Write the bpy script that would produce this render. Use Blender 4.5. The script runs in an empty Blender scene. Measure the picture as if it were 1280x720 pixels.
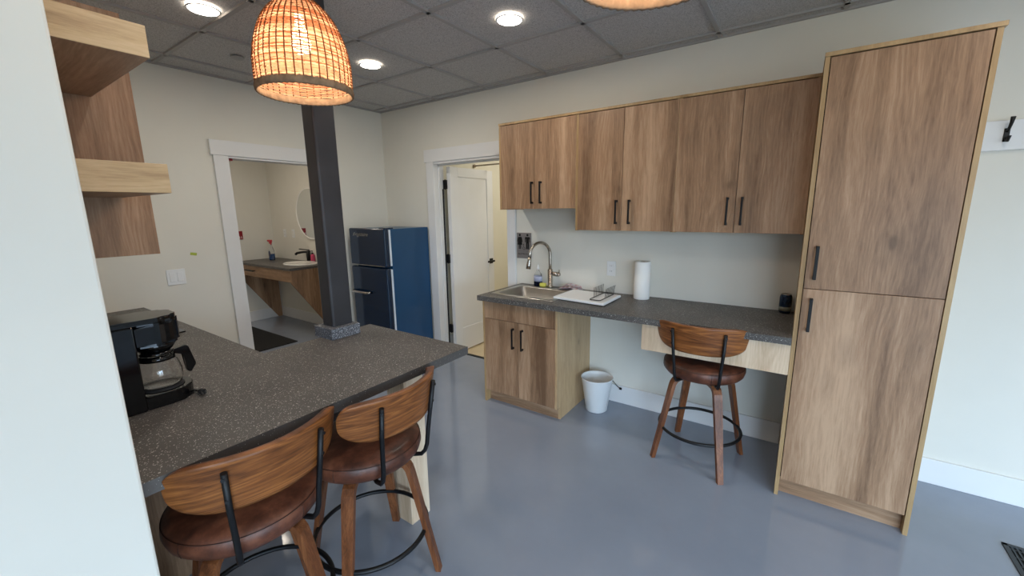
import bpy, bmesh, math, random
from mathutils import Vector, Matrix
random.seed(7)
SC = bpy.context.scene
COL = SC.collection
PI = math.pi
R = math.radians

# ------------------------------------------------------------------ shape helpers
def new(): return bmesh.new()

def merge(dst, src, mi=0, M=None):
    if M is not None: bmesh.ops.transform(src, matrix=M, verts=src.verts)
    vm = {v: dst.verts.new(v.co) for v in src.verts}
    for f in src.faces:
        try:
            g = dst.faces.new([vm[v] for v in f.verts]); g.material_index = mi if mi else f.material_index; g.smooth = f.smooth
        except ValueError: pass
    src.free()

def box(bm, x0, x1, y0, y1, z0, z1, bev=0.0, seg=2, mi=0):
    t = new(); bmesh.ops.create_cube(t, size=1)
    for v in t.verts:
        v.co = Vector(((x0+x1)/2+v.co.x*(x1-x0), (y0+y1)/2+v.co.y*(y1-y0), (z0+z1)/2+v.co.z*(z1-z0)))
    if bev > 0: bmesh.ops.bevel(t, geom=t.edges[:], offset=bev, segments=seg, affect='EDGES', profile=.5)
    merge(bm, t, mi); return bm

def frame_of(d):
    d = d.normalized(); a = Vector((0, 0, 1)) if abs(d.z) < .9 else Vector((1, 0, 0))
    u = d.cross(a).normalized(); return u, d.cross(u).normalized()

def skin(bm, rings, closed=False, cap0=True, cap1=True, mi=0, smooth=True):
    vr = [[bm.verts.new(p) for p in r] for r in rings]; n = len(vr[0]); m = len(vr)
    for i in range(m if closed else m-1):
        a, b = vr[i], vr[(i+1) % m]
        for k in range(n):
            f = bm.faces.new((a[k], a[(k+1) % n], b[(k+1) % n], b[k])); f.smooth = smooth; f.material_index = mi
    if not closed:
        if cap0: bm.faces.new(vr[0][::-1]).material_index = mi
        if cap1: bm.faces.new(vr[-1]).material_index = mi

def tube(bm, pts, r, seg=10, closed=False, mi=0, caps=True):
    pts = [Vector(p) for p in pts]; n = len(pts); rings = []
    rr = r if isinstance(r, (list, tuple)) else [r]*n
    tan = []
    for i in range(n):
        if closed: t = pts[(i+1) % n]-pts[i-1]
        else: t = pts[min(i+1, n-1)]-pts[max(i-1, 0)]
        tan.append(t.normalized())
    u, w = frame_of(tan[0])
    for i in range(n):
        if i:
            u = (u-tan[i]*u.dot(tan[i])).normalized(); w = tan[i].cross(u).normalized()
        rings.append([pts[i]+(u*math.cos(2*PI*k/seg)+w*math.sin(2*PI*k/seg))*rr[i] for k in range(seg)])
    skin(bm, rings, closed, caps, caps, mi); return bm

def cyl(bm, p0, p1, r, r1=None, seg=24, mi=0):
    return tube(bm, [p0, p1], [r, r if r1 is None else r1], seg, mi=mi)

def lathe(bm, prof, c=(0, 0, 0), seg=32, mi=0, closed=False, smooth=True):
    rows = []
    for r, z in prof:
        if r < 1e-6: rows.append([bm.verts.new((c[0], c[1], c[2]+z))])
        else: rows.append([bm.verts.new((c[0]+r*math.cos(2*PI*k/seg), c[1]+r*math.sin(2*PI*k/seg), c[2]+z)) for k in range(seg)])
    if closed: rows.append(rows[0])
    for a, b in zip(rows, rows[1:]):
        for k in range(seg):
            j = (k+1) % seg
            if len(a) == 1 and len(b) == 1: continue
            if len(a) == 1: q = (a[0], b[j], b[k])
            elif len(b) == 1: q = (a[k], a[j], b[0])
            else: q = (a[k], a[j], b[j], b[k])
            try: f = bm.faces.new(q)
            except ValueError: continue
            f.smooth = smooth; f.material_index = mi
    return bm

def prism(bm, poly, axis, a, b, mi=0):
    def P(p, t): return {'x': (t, p[0], p[1]), 'y': (p[0], t, p[1]), 'z': (p[0], p[1], t)}[axis]
    lo = [bm.verts.new(P(p, a)) for p in poly]; hi = [bm.verts.new(P(p, b)) for p in poly]; n = len(poly)
    for f in [bm.faces.new(lo[::-1]), bm.faces.new(hi)]+[bm.faces.new((lo[i], lo[(i+1) % n], hi[(i+1) % n], hi[i])) for i in range(n)]:
        f.material_index = mi
    return bm

def circ(cx, cy, r, n=20, r2=None, a0=0, a1=2*PI):
    return [(cx+r*math.cos(a0+(a1-a0)*k/n), cy+(r2 or r)*math.sin(a0+(a1-a0)*k/n)) for k in range(n)]

def rrect(x0, x1, y0, y1, r, z, n=6):
    o = []
    for cx, cy, a in ((x1-r, y1-r, 0), (x0+r, y1-r, PI/2), (x0+r, y0+r, PI), (x1-r, y0+r, 1.5*PI)):
        for k in range(n+1):
            t = a+PI/2*k/n; o.append(Vector((cx+r*math.cos(t), cy+r*math.sin(t), z)))
    return o

# ------------------------------------------------------------------ object helpers
def obj(name, bm, m, parent=None, wait=None, smooth=None):
    """one mesh object; coordinates are world (or the parent's frame when wait='local')"""
    bmesh.ops.recalc_face_normals(bm, faces=bm.faces[:])
    if parent is None:
        xs = [v.co for v in bm.verts]
        o0 = Vector(((min(v.x for v in xs)+max(v.x for v in xs))/2, (min(v.y for v in xs)+max(v.y for v in xs))/2, min(v.z for v in xs)))
        bmesh.ops.translate(bm, vec=-o0, verts=bm.verts)
    elif wait != 'local':
        r = parent
        while r.parent: r = r.parent
        bmesh.ops.translate(bm, vec=-r.location, verts=bm.verts)
    me = bpy.data.meshes.new(name); bm.to_mesh(me); bm.free()
    for x in (m if isinstance(m, (list, tuple)) else [m]): me.materials.append(x)
    o = bpy.data.objects.new(name, me); COL.objects.link(o)
    if parent is None: o.location = o0
    else: o.parent = parent
    return o

def tag(o, label, cat, group=None):
    o['label'] = label; o['category'] = cat
    if group: o['group'] = group
    return o

def thing(name, label, cat, loc, rz=0, group=None):
    o = bpy.data.objects.new(name, None); COL.objects.link(o); o.empty_display_size = .05
    o.location = loc; o.rotation_euler = (0, 0, rz); return tag(o, label, cat, group)

def struct(name, bm, m, parent=None):
    o = obj(name, bm, m, parent)
    if parent is None: o['kind'] = 'structure'
    return o

def text_bm(body, size, ext, M, shear=0, align='CENTER'):
    cu = bpy.data.curves.new('t', 'FONT'); cu.body = body; cu.size = size; cu.extrude = ext; cu.align_x = align; cu.shear = shear
    o = bpy.data.objects.new('t', cu); COL.objects.link(o)
    dg = bpy.context.evaluated_depsgraph_get(); dg.update()
    me = bpy.data.meshes.new_from_object(o.evaluated_get(dg))
    bm = new(); bm.from_mesh(me); bmesh.ops.transform(bm, matrix=M, verts=bm.verts)
    bpy.data.objects.remove(o); bpy.data.curves.remove(cu); bpy.data.meshes.remove(me)
    return bm

# ------------------------------------------------------------------ materials
def srgb(r, g, b):
    f = lambda c: c/12.92 if c <= .04045 else ((c+.055)/1.055)**2.4
    return (f(r/255), f(g/255), f(b/255), 1)

class N:
    def __init__(s, name):
        s.m = bpy.data.materials.new(name); s.m.use_nodes = True; s.t = s.m.node_tree
        s.b = s.t.nodes['Principled BSDF']
    def n(s, typ, **k):
        x = s.t.nodes.new(typ)
        for a, v in k.items():
            if a.startswith('i_'):
                key = a[2:]; key = int(key) if key.isdigit() else key.replace('_', ' ')
                x.inputs[key].default_value = v
            else: setattr(x, a, v)
        return x
    def l(s, a, b): s.t.links.new(a, b)
    def coords(s, scale, rnd=True, src='Object'):
        tc = s.n('ShaderNodeTexCoord'); mp = s.n('ShaderNodeMapping'); mp.inputs['Scale'].default_value = scale
        if rnd:
            oi = s.n('ShaderNodeObjectInfo'); ml = s.n('ShaderNodeVectorMath', operation='SCALE'); ml.inputs['Scale'].default_value = 1
            cx = s.n('ShaderNodeCombineXYZ'); q = s.n('ShaderNodeMath', operation='MULTIPLY'); q.inputs[1].default_value = 37.0
            s.l(oi.outputs['Random'], q.inputs[0]); s.l(q.outputs[0], cx.inputs[0]); s.l(q.outputs[0], cx.inputs[1]); s.l(q.outputs[0], cx.inputs[2])
            ad = s.n('ShaderNodeVectorMath', operation='ADD'); s.l(tc.outputs[src], ad.inputs[0]); s.l(cx.outputs[0], ad.inputs[1])
            s.l(ad.outputs[0], mp.inputs['Vector'])
        else: s.l(tc.outputs['Object'], mp.inputs['Vector'])
        return mp.outputs[0]
    def noise(s, vec, scale, detail=3, rough=.5, dist=0):
        x = s.n('ShaderNodeTexNoise'); s.l(vec, x.inputs['Vector'])
        x.inputs['Scale'].default_value = scale; x.inputs['Detail'].default_value = detail; x.inputs['Roughness'].default_value = rough; x.inputs['Distortion'].default_value = dist
        return x.outputs['Fac']
    def ramp(s, fac, stops):
        x = s.n('ShaderNodeValToRGB'); e = x.color_ramp.elements
        while len(e) < len(stops): e.new(.5)
        for el, (p, c) in zip(e, stops): el.position = p; el.color = c
        s.l(fac, x.inputs['Fac']); return x.outputs['Color']
    def math(s, op, a, b=None, clamp=False):
        x = s.n('ShaderNodeMath', operation=op); x.use_clamp = clamp
        for i, v in enumerate((a, b)):
            if v is None: continue
            if isinstance(v, (int, float)): x.inputs[i].default_value = v
            else: s.l(v, x.inputs[i])
        return x.outputs[0]
    def mix(s, fac, a, b, blend='MIX'):
        x = s.n('ShaderNodeMix', data_type='RGBA', blend_type=blend)
        for i, v in ((0, fac), (6, a), (7, b)):
            if isinstance(v, (int, float, tuple)): x.inputs[i].default_value = v
            else: s.l(v, x.inputs[i])
        return x.outputs[2]
    def bump(s, h, strength=.2, dist=.002):
        x = s.n('ShaderNodeBump'); x.inputs['Strength'].default_value = strength; x.inputs['Distance'].default_value = dist
        s.l(h, x.inputs['Height']); s.l(x.outputs[0], s.b.inputs['Normal'])
    def set(s, **k):
        for a, v in k.items(): s.b.inputs[a.replace('_', ' ')].default_value = v
        return s

def plain(name, c, rough=.5, metal=0, bump=0, bs=200, spec=.5, var=.04, coat=0):
    s = N(name); s.set(Roughness=rough, Metallic=metal, Specular_IOR_Level=spec, Coat_Weight=coat)
    v = s.coords((1, 1, 1)); f = s.noise(v, 6, 3)
    c2 = tuple(max(0, x*(1-var*2)) for x in c[:3])+(1,)
    s.l(s.ramp(f, [(.3, c2), (.7, c)]), s.b.inputs['Base Color'])
    if bump: s.bump(s.noise(v, bs, 2), bump, .001)
    return s.m

def wood(name, dark, mid, light, axis='z', sc=1.0, rough=.42, knots=True, fine=.26, cath=.24, warpamt=.045, uv=False, ring=.045):
    s = N(name); s.set(Roughness=rough, Specular_IOR_Level=.4)
    st = {'x': (.06, 1, 1), 'y': (1, .06, 1), 'z': (1, 1, .06)}[axis]
    lo = {'x': (.4, 1, 1), 'y': (1, .4, 1), 'z': (1, 1, .4)}[axis]
    v0 = s.coords((sc, sc, sc), True, 'UV' if uv else 'Object')
    ml = s.n('ShaderNodeVectorMath', operation='MULTIPLY'); s.l(v0, ml.inputs[0]); ml.inputs[1].default_value = lo
    wn = s.n('ShaderNodeTexNoise'); s.l(ml.outputs[0], wn.inputs['Vector']); wn.inputs['Scale'].default_value = 6; wn.inputs['Detail'].default_value = 2
    ce = s.n('ShaderNodeVectorMath', operation='SUBTRACT'); s.l(wn.outputs['Color'], ce.inputs[0]); ce.inputs[1].default_value = (.5, .5, .5)
    sca = s.n('ShaderNodeVectorMath', operation='SCALE'); s.l(ce.outputs[0], sca.inputs[0]); sca.inputs['Scale'].default_value = warpamt
    ad = s.n('ShaderNodeVectorMath', operation='ADD'); s.l(v0, ad.inputs[0]); s.l(sca.outputs[0], ad.inputs[1])
    stv = s.n('ShaderNodeVectorMath', operation='MULTIPLY'); s.l(ad.outputs[0], stv.inputs[0]); stv.inputs[1].default_value = st
    v = stv.outputs[0]
    stb = s.n('ShaderNodeVectorMath', operation='MULTIPLY'); s.l(v0, stb.inputs[0]); stb.inputs[1].default_value = st
    band = s.noise(stb.outputs[0], 8, 1.5, .5); mid_ = s.noise(v, 34, 4, .6); fin = s.noise(v, 170, 4, .7)
    f = s.math('ADD', s.math('MULTIPLY', band, 1-fine-cath), s.math('ADD', s.math('MULTIPLY', fin, fine), s.math('MULTIPLY', mid_, cath)))
    cn = s.math('MULTIPLY', s.math('SINE', s.math('MULTIPLY', s.noise(v, 5.5, 1.2, .4), 170)), ring)
    f = s.math('ADD', f, s.math('MULTIPLY', cn, s.math('MULTIPLY', mid_, .8)))
    c = s.ramp(f, [(.36, dark), (.5, mid), (.64, light)])
    if knots:
        kv = s.coords({'x': (1.5, 3.2, 3.2), 'y': (3.2, 1.5, 3.2), 'z': (3.2, 3.2, 1.5)}[axis])
        vo = s.n('ShaderNodeTexVoronoi', feature='F1'); s.l(kv, vo.inputs['Vector']); vo.inputs['Scale'].default_value = 1.5
        dd = s.math('ADD', vo.outputs['Distance'], s.math('MULTIPLY', mid_, .12))
        k = s.ramp(dd, [(.10, (1, 1, 1, 1)), (.15, (.35, .35, .35, 1)), (.34, (0, 0, 0, 1))])
        c = s.mix(s.math('MULTIPLY', k, .6), c, tuple(x*.4 for x in dark[:3])+(1,))
    s.l(c, s.b.inputs['Base Color']); s.bump(fin, .05, .001)
    return s.m

def terrazzo(name, base, base2, speck, rough=.45, amount=.80):
    s = N(name); s.set(Roughness=rough, Specular_IOR_Level=.35)
    v = s.coords((1, 1, 1), False)
    c = s.ramp(s.noise(v, 4, 4, .6), [(.3, base), (.7, base2)])
    c = s.mix(s.math('MULTIPLY', s.noise(v, 260, 2), .35), c, tuple(x*.5 for x in base[:3])+(1,))
    for sc, th, lo in ((120, amount+.02, .26), (240, amount-.10, .30), (70, amount+.14, .20)):
        vo = s.n('ShaderNodeTexVoronoi', feature='F1'); s.l(v, vo.inputs['Vector']); vo.inputs['Scale'].default_value = sc
        sep = s.n('ShaderNodeSeparateColor'); s.l(vo.outputs['Color'], sep.inputs[0])
        on = s.math('GREATER_THAN', sep.outputs[0], th)
        d = s.math('LESS_THAN', vo.outputs['Distance'], lo)
        c = s.mix(s.math('MULTIPLY', s.math('MULTIPLY', on, d), .75), c, speck)
    s.l(c, s.b.inputs['Base Color']); return s.m

M = {}
M['wall'] = plain('wall_paint', srgb(222, 219, 209), .7, bump=.06, bs=350, var=.01)
M['endwall'] = M['wall']
M['white'] = plain('white_trim_paint', srgb(226, 226, 226), .45, var=.01)
M['cream'] = plain('cream_paint', srgb(228, 223, 206), .7, var=.01)
M['oak'] = wood('oak_laminate', srgb(110, 82, 60), srgb(152, 119, 91), srgb(184, 151, 121))
M['oakx'] = wood('oak_laminate_long_x', srgb(110, 82, 60), srgb(152, 119, 91), srgb(184, 151, 121), axis='x')
M['shelf'] = wood('pale_oak_shelf', srgb(160, 130, 95), srgb(196, 166, 126), srgb(212, 184, 146), axis='y', knots=False, sc=1.6)
M['ply'] = wood('pale_side_panel', srgb(164, 134, 98), srgb(186, 156, 118), srgb(202, 174, 136), axis='z', fine=.4)
M['edge'] = wood('pale_edge_band', srgb(146, 116, 78), srgb(168, 138, 98), srgb(184, 156, 114), axis='z', knots=False)
M['paleoak'] = wood('pale_oak_board', srgb(186, 158, 128), srgb(212, 188, 160), srgb(226, 206, 180), axis='z', knots=False)
M['walnut'] = wood('walnut_veneer', srgb(74, 40, 17), srgb(122, 72, 34), srgb(156, 98, 50), axis='x', sc=2.0, rough=.35, knots=False, fine=.3, cath=.5, warpamt=.03, uv=True, ring=.11)
M['walnutz'] = wood('walnut_bentwood', srgb(72, 40, 22), srgb(112, 66, 38), srgb(146, 92, 56), axis='z', sc=2.4, rough=.35, knots=False, cath=.4, warpamt=.02)
M['ctop'] = terrazzo('speckled_grey_countertop', srgb(78, 75, 73), srgb(94, 90, 87), srgb(205, 202, 196))
M['collar'] = terrazzo('speckled_blue_grey_block', srgb(78, 80, 86), srgb(96, 99, 106), srgb(210, 214, 220), amount=.62)
M['black'] = plain('black_metal', srgb(13, 13, 15), .45, var=.1, spec=.35)
M['gblack'] = plain('gloss_black_plastic', srgb(10, 10, 12), .12, var=.1)
M['rubber'] = plain('black_rubber', srgb(24, 24, 26), .7, bump=.2)
M['steel'] = plain('brushed_steel', srgb(190, 186, 180), .28, 1, var=.06)
M['nickel'] = plain('brushed_nickel', srgb(176, 166, 154), .25, 1, var=.04)
M['coldark'] = plain('raw_dark_steel', srgb(66, 66, 70), .42, .3, bump=.08, bs=60, var=.12)
M['whitepl'] = plain('white_plastic', srgb(232, 233, 233), .35, var=.01)
M['paper'] = plain('white_paper', srgb(240, 238, 234), .9, bump=.3, bs=120, var=.01)
M['grey'] = plain('grey_sign_plastic', srgb(128, 122, 120), .5)
M['red'] = plain('red_sign_plastic', srgb(140, 18, 34), .4)
M['pink'] = plain('pink_liquid_soap', srgb(190, 60, 100), .3)
M['tape'] = plain('green_tape', srgb(176, 190, 70), .6)
M['vent'] = plain('dark_vent_metal', srgb(50, 54, 58), .5, .3)
M['dkhole'] = plain('dark_void', srgb(8, 8, 9), .9)
M['yellow'] = plain('yellow_sponge', srgb(214, 208, 96), .9, bump=.5, bs=90)
M['porcelain'] = plain('white_porcelain', srgb(238, 236, 230), .12, var=.01)
M['mat'] = plain('black_carpet_mat', srgb(20, 20, 22), .95, bump=.6, bs=300)
M['tan'] = plain('tan_vinyl_floor', srgb(208, 190, 156), .35)
M['blue'] = plain('glossy_blue_enamel', srgb(8, 66, 106), .3, var=.03, coat=.1)
M['bluedk'] = plain('glossy_blue_door_shaded', srgb(8, 34, 60), .12, var=.03)  # dim front of the fridge put into the colour, darker than its side
M['gasket'] = plain('white_gasket', srgb(214, 222, 232), .5)
M['cord'] = plain('black_cord', srgb(15, 15, 16), .5)
M['outside'] = plain('outside_ground', srgb(120, 122, 112), .9)

def leather():
    s = N('brown_leather'); s.set(Roughness=.42, Specular_IOR_Level=.45)
    v = s.coords((1, 1, 1)); c = s.ramp(s.noise(v, 9, 5, .65), [(.34, srgb(58, 32, 22)), (.5, srgb(92, 52, 36)), (.66, srgb(124, 76, 54))])
    s.l(c, s.b.inputs['Base Color']); s.bump(s.noise(v, 260, 3), .18, .001); return s.m
M['leather'] = leather()

def floor_mat():
    s = N('blue_grey_epoxy'); v = s.coords((1, 1, 1), False)
    s.l(s.ramp(s.noise(v, 1.3, 5, .6), [(.3, srgb(132, 141, 156)), (.7, srgb(143, 152, 167))]), s.b.inputs['Base Color'])
    s.set(Roughness=.09, Specular_IOR_Level=.55, Coat_Weight=.2, Coat_Roughness=.05); s.bump(s.noise(v, 2.2, 2), .015, .01); return s.m
M['floor'] = floor_mat()

def tile_mat():
    s = N('ceiling_tile'); v = s.coords((1, 1, 1), False); s.set(Roughness=.9)
    c = s.ramp(s.noise(v, 190, 4, .7), [(.36, srgb(140, 138, 136)), (.52, srgb(196, 194, 191)), (.8, srgb(204, 202, 199))])
    s.l(c, s.b.inputs['Base Color']); s.bump(s.noise(v, 150, 3), .3, .002); return s.m
M['tile'] = tile_mat()
M['tbar'] = plain('ceiling_grid_bar', srgb(168, 165, 162), .6)

def emis(name, c, st):
    s = N(name); s.set(Base_Color=c, Emission_Color=c, Emission_Strength=st); return s.m
M['lamp'] = emis('led_lens', (1, .9, .78, 1), 14)
M['bulb'] = emis('warm_bulb', (1, .82, .58, 1), 14)

def glass(name, c=(1, 1, 1, 1), rough=0, ior=1.45):
    s = N(name); s.set(Base_Color=c, Roughness=rough, Transmission_Weight=1, IOR=ior); return s.m
M['glass'] = glass('clear_glass')
M['clearpl'] = glass('clear_plastic', (.9, .93, .95, 1), .05, 1.2)
M['bluliq'] = plain('blue_cleaner', srgb(48, 84, 140), .2)
M['mirror'] = plain('mirror_silver', (.86, .88, .88, 1), .01, 1, var=0)

def reed(name, c, tr):
    s = N(name); v = s.coords((1, 1, 1)); out = s.t.nodes['Material Output']
    cc = s.ramp(s.noise(v, 40, 3), [(.3, tuple(x*.6 for x in c[:3])+(1,)), (.7, c)])
    d = s.n('ShaderNodeBsdfDiffuse'); t = s.n('ShaderNodeBsdfTranslucent'); mx = s.n('ShaderNodeMixShader', i_0=tr)
    s.l(cc, d.inputs[0]); s.l(cc, t.inputs[0]); s.l(d.outputs[0], mx.inputs[1]); s.l(t.outputs[0], mx.inputs[2]); s.l(mx.outputs[0], out.inputs['Surface'])
    return s.m
M['reed'] = reed('rattan_strip', srgb(240, 180, 140), .55)
M['reed2'] = reed('rattan_strip_pale', srgb(246, 212, 168), .6)
M['reed3'] = reed('rattan_strip_russet', srgb(206, 128, 88), .45)
M['rib'] = reed('rattan_rib', srgb(140, 92, 60), .1)
M['rimreed'] = reed('rattan_rim_wrap', srgb(152, 128, 104), .05)

# ------------------------------------------------------------------ measured layout (metres)
H = 2.584
CT = .9
# ---- floors
struct('floor', box(new(), -2.75, 8.32, -5.3, .175, -.06, 0), M['floor'])
struct('floor_restroom', box(new(), .5, 2.6, .205, 2.1, -.06, 0), M['tan'])
struct('trim_threshold', box(new(), .76, 1.65, .172, .208, -.05, .006, .002), M['black'])
# ---- ceiling with T-bar grid
cb = new(); box(cb, -2.75, 8.32, -5.3, 2.1, H+.008, H+.06)
gx, gy, gs = .8576, -.7019, .6073
def bars(lo, hi, start): 
    k = math.ceil((lo-start)/gs); o = []
    while start+k*gs < hi: o.append(start+k*gs); k += 1
    return o
for x in bars(.02, 8.2, gx): box(cb, x-.012, x+.012, -5.2, 0, H-.004, H+.009, mi=1)
for y in bars(-5.2, -.02, gy): box(cb, 0, 8.2, y-.012, y+.012, H-.004, H+.009, mi=1)
for a in ((0, .02, -5.2, 0), (0, 8.2, -.02, 0)): box(cb, *a, H-.006, H+.009, mi=1)
struct('ceiling', cb, [M['tile'], M['tbar']])
# ---- walls
wb = new()
box(wb, -2.75, .755, 0, .115, 0, H); box(wb, 1.651, 8.32, 0, .115, 0, H); box(wb, .755, 1.651, 0, .115, 2.02, H)
struct('wall_back', wb, M['wall'])
wl = new()
box(wl, -.12, 0, -5.3, -1.5325, 0, H); box(wl, -.12, 0, -.725, 0, 0, H); box(wl, -.12, 0, -1.5325, -.725, 2.0, H)
struct('wall_left', wl, M['wall'])
struct('wall_partition', box(new(), 0, 2.558, -3.12, -2.8365, 0, H, .006), M['endwall'])
wr = new(); WX = 8.2; WY = -5.2
WIN = (-4.6, -2.4); FWIN = [(4.5, 6.2), (6.4, 8.05)]; WZ = (.1, 2.2)
box(wr, WX, WX+.12, -5.3, WIN[0], 0, H); box(wr, WX, WX+.12, WIN[1], .115, 0, H); box(wr, WX, WX+.12, *WIN, 0, WZ[0]); box(wr, WX, WX+.12, *WIN, WZ[1], H)
struct('wall_right', wr, M['wall'])
wf = new(); xs = [-.12]+[x for p in FWIN for x in p]+[WX]
for a_, c_ in zip(xs[::2], xs[1::2]): box(wf, a_, c_, WY-.12, WY, 0, H)
for a_, c_ in FWIN: box(wf, a_, c_, WY-.12, WY, 0, WZ[0]); box(wf, a_, c_, WY-.12, WY, WZ[1], H)
struct('wall_front', wf, M['wall'])
def frame(bm, T, a0, a1):                     # T maps (along, across, z) to a box
    t = .05
    for q in ((a0, a0+t, *WZ), (a1-t, a1, *WZ), (a0, a1, WZ[0], WZ[0]+t), (a0, a1, WZ[1]-t, WZ[1]), ((a0+a1)/2-.02, (a0+a1)/2+.02, *WZ)): T(bm, *q)
f = new(); frame(f, lambda b, a, c, z0, z1: box(b, WX+.03, WX+.09, a, c, z0, z1), *WIN); struct('window_1', f, M['black'])
for i, (x0, x1) in enumerate(FWIN):
    f = new(); frame(f, lambda b, a, c, z0, z1: box(b, a, c, WY-.09, WY-.03, z0, z1), x0, x1); struct('window_%d' % (i+2), f, M['black'])
struct('wall_bathroom_left', box(new(), -2.754, -2.634, -2.3, 0, 0, H), M['wall'])
struct('wall_bathroom_front', box(new(), -2.634, -.12, -2.3, -2.2, 0, H), M['wall'])
struct('wall_restroom_left', box(new(), .5, .62, .115, 2.0, 0, H), M['cream'])
struct('wall_restroom_back', box(new(), .5, 2.6, 2.0, 2.1, 0, H), M['cream'])
struct('wall_restroom_right', box(new(), 2.5, 2.6, .115, 2.0, 0, H), M['cream'])
# ---- baseboards and casings
def base_x(bm, x0, x1, y=0): box(bm, x0, x1, y-.015, y, 0, .1466, .003)
bb = new()
for a in ((0, .642), (1.74, 1.79), (2.463, 3.822), (4.37, 8.2)): base_x(bb, *a)
struct('baseboard_back', bb, M['white'])
bb = new(); box(bb, 0, .015, -2.2, -1.645, 0, .1466, .003); box(bb, 0, .015, -.61, -.02, 0, .1466, .003)
struct('baseboard_left', bb, M['white'])
bb = new(); base_x(bb, -2.619, -.12); box(bb, -2.634, -2.619, -2.2, 0, 0, .1466, .003)
struct('baseboard_bathroom', bb, M['white'])
bb = new(); box(bb, .62, .635, .116, 2.0, 0, .1466, .003); base_x(bb, .635, 2.5, 2.0)
struct('baseboard_restroom', bb, M['white'])
t1 = new()                                   # kitchen wall door casing and jamb
box(t1, .660, .757, -.02, 0, 0, 2.022, .002); box(t1, 1.647, 1.734, -.02, 0, 0, 2.022, .002); box(t1, .642, 1.752, -.026, 0, 2.022, 2.142, .002)
box(t1, .741, .759, -.012, .125, 0, 2.02); box(t1, 1.647, 1.665, -.012, .125, 0, 2.02); box(t1, .741, 1.665, -.012, .125, 2.002, 2.022)
box(t1, .757, .771, .05, .085, 0, 2.004); box(t1, 1.635, 1.649, .05, .085, 0, 2.004); box(t1, .757, 1.649, .05, .085, 1.99, 2.004)
struct('trim_1', t1, M['white'])
t2 = new()                                   # bathroom opening casing and jamb
for xx in (1,):
    box(t2, 0, .02, -1.6412+.006, -1.5325, 0, 2.0, .002); box(t2, 0, .02, -.725, -.625, 0, 2.0, .002); box(t2, 0, .026, -1.652, -.61, 2.0, 2.114, .002)
box(t2, -.13, .012, -1.545, -1.5275, 0, 2.0); box(t2, -.13, .012, -.73, -.712, 0, 2.0); box(t2, -.13, .012, -1.5325, -.725, 1.985, 2.003)
struct('trim_2', t2, M['white'])
tag(obj('door_bracket', box(new(), -.06, -.01, -1.528, -1.49, 1.967, 1.985, .003), M['red']), 'small dark red bracket under the top left corner of the bathroom opening', 'bracket')
# ---- restroom door leaf, standing open
d = struct('door_1', new() if False else box(new(), .80, .838, .126, .83, .014, 1.985, .002), M['white'])
pn = new()
for a in ((.838, .846, .126, .243, .014, 1.985), (.838, .846, .725, .83, .014, 1.985), (.838, .846, .243, .725, 1.89, 1.985), (.838, .846, .243, .725, .014, .27)): box(pn, *a, .0015)
obj('panel_frame', pn, M['white'], d)
for z in (1.81, 1.05, .29):
    h = new(); box(h, .762, .808, .108, .1255, z-.045, z+.045, .002); cyl(h, (.786, .115, z-.05), (.786, .115, z+.05), .007, seg=10)
    obj('hinge', h, M['black'], d)
obj('gap_shade_strip', box(new(), .7592, .772, .088, .108, .02, 1.765), M['rubber'], d)  # dark strip painted in for the shaded gap between jamb and leaf
kn = new(); box(kn, .846, .852, .745, .805, .93, .99, .002); cyl(kn, (.852, .775, .96), (.888, .775, .96), .011, seg=12); box(kn, .878, .894, .67, .79, .95, .972, .004)
obj('lever_handle', kn, M['black'], d)
rd = thing('curtain_rod', 'thin dark metal rod above the open restroom door', 'rod', (.62, .776, 2.04))
obj('rod', cyl(new(), (.625, .776, 2.052), (2.5, .776, 2.052), .008, seg=12), M['nickel'], rd)
obj('wall_flange', cyl(new(), (.62, .776, 2.052), (.64, .776, 2.052), .02, seg=16), M['nickel'], rd)

# ------------------------------------------------------------------ bar pull handle
def pull(x, y, z0, z1, proud=.032, w=.011):      # face at y, projecting to -y
    b = new(); box(b, x-w/2, x+w/2, y-proud, y-proud+.010, z0, z1, .0015)
    for z in (z0+.007, z1-.007): box(b, x-w/2, x+w/2, y-proud+.004, y, z-.007, z+.007, .001)
    return b

# ------------------------------------------------------------------ wall cabinets over the sink and desk
def wall_cab(x0, x1, z0, label, seam, hx, hz, endl=False):
    t = thing('wall_cabinet', label, 'cabinet', ((x0+x1)/2, 0, z0), 0, 'oak wall cabinets on the kitchen wall')
    b = new(); zt = 2.2046; yf = -.33
    box(b, x0, x0+.016, yf+.002, -.001, z0, zt-.016); box(b, x1-.016, x1, yf+.002, -.001, z0, zt-.016)
    box(b, x0+.016, x1-.016, -.31, -.001, z0+.004, z0+.02); box(b, x0+.016, x1-.016, -.02, -.001, z0+.02, zt-.016)
    obj('body', b, M['edge'], t)
    obj('top_panel', box(new(), x0, x1, yf-.004, -.001, zt-.016, zt, .001), M['edge'], t)
    lo = x0+(.016 if endl else .0015)
    for a, c in ((lo, seam-.0012), (seam+.0012, x1-.0015)):
        dd = obj('door', box(new(), a, c, yf, yf+.018, z0+.003, zt-.020, .0012), M['oak'], t)
        xx = hx[0] if a == lo else hx[1]
        obj('handle', pull(xx, yf, *hz), M['black'], dd)
wall_cab(1.8012, 2.4692, 1.5516, 'shorter oak wall cabinet above the sink, beside the doorway', 2.1275, (2.11, 2.186), (1.593, 1.755), True)
wall_cab(2.4692, 3.1445, 1.398, 'oak wall cabinet above the paper towel roll, middle of the three', 2.807, (2.775, 2.864), (1.447, 1.605), True)
wall_cab(3.1445, 3.8225, 1.398, 'oak wall cabinet above the desk stool, next to the tall cabinet', 3.484, (3.443, 3.518), (1.446, 1.605))

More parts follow.
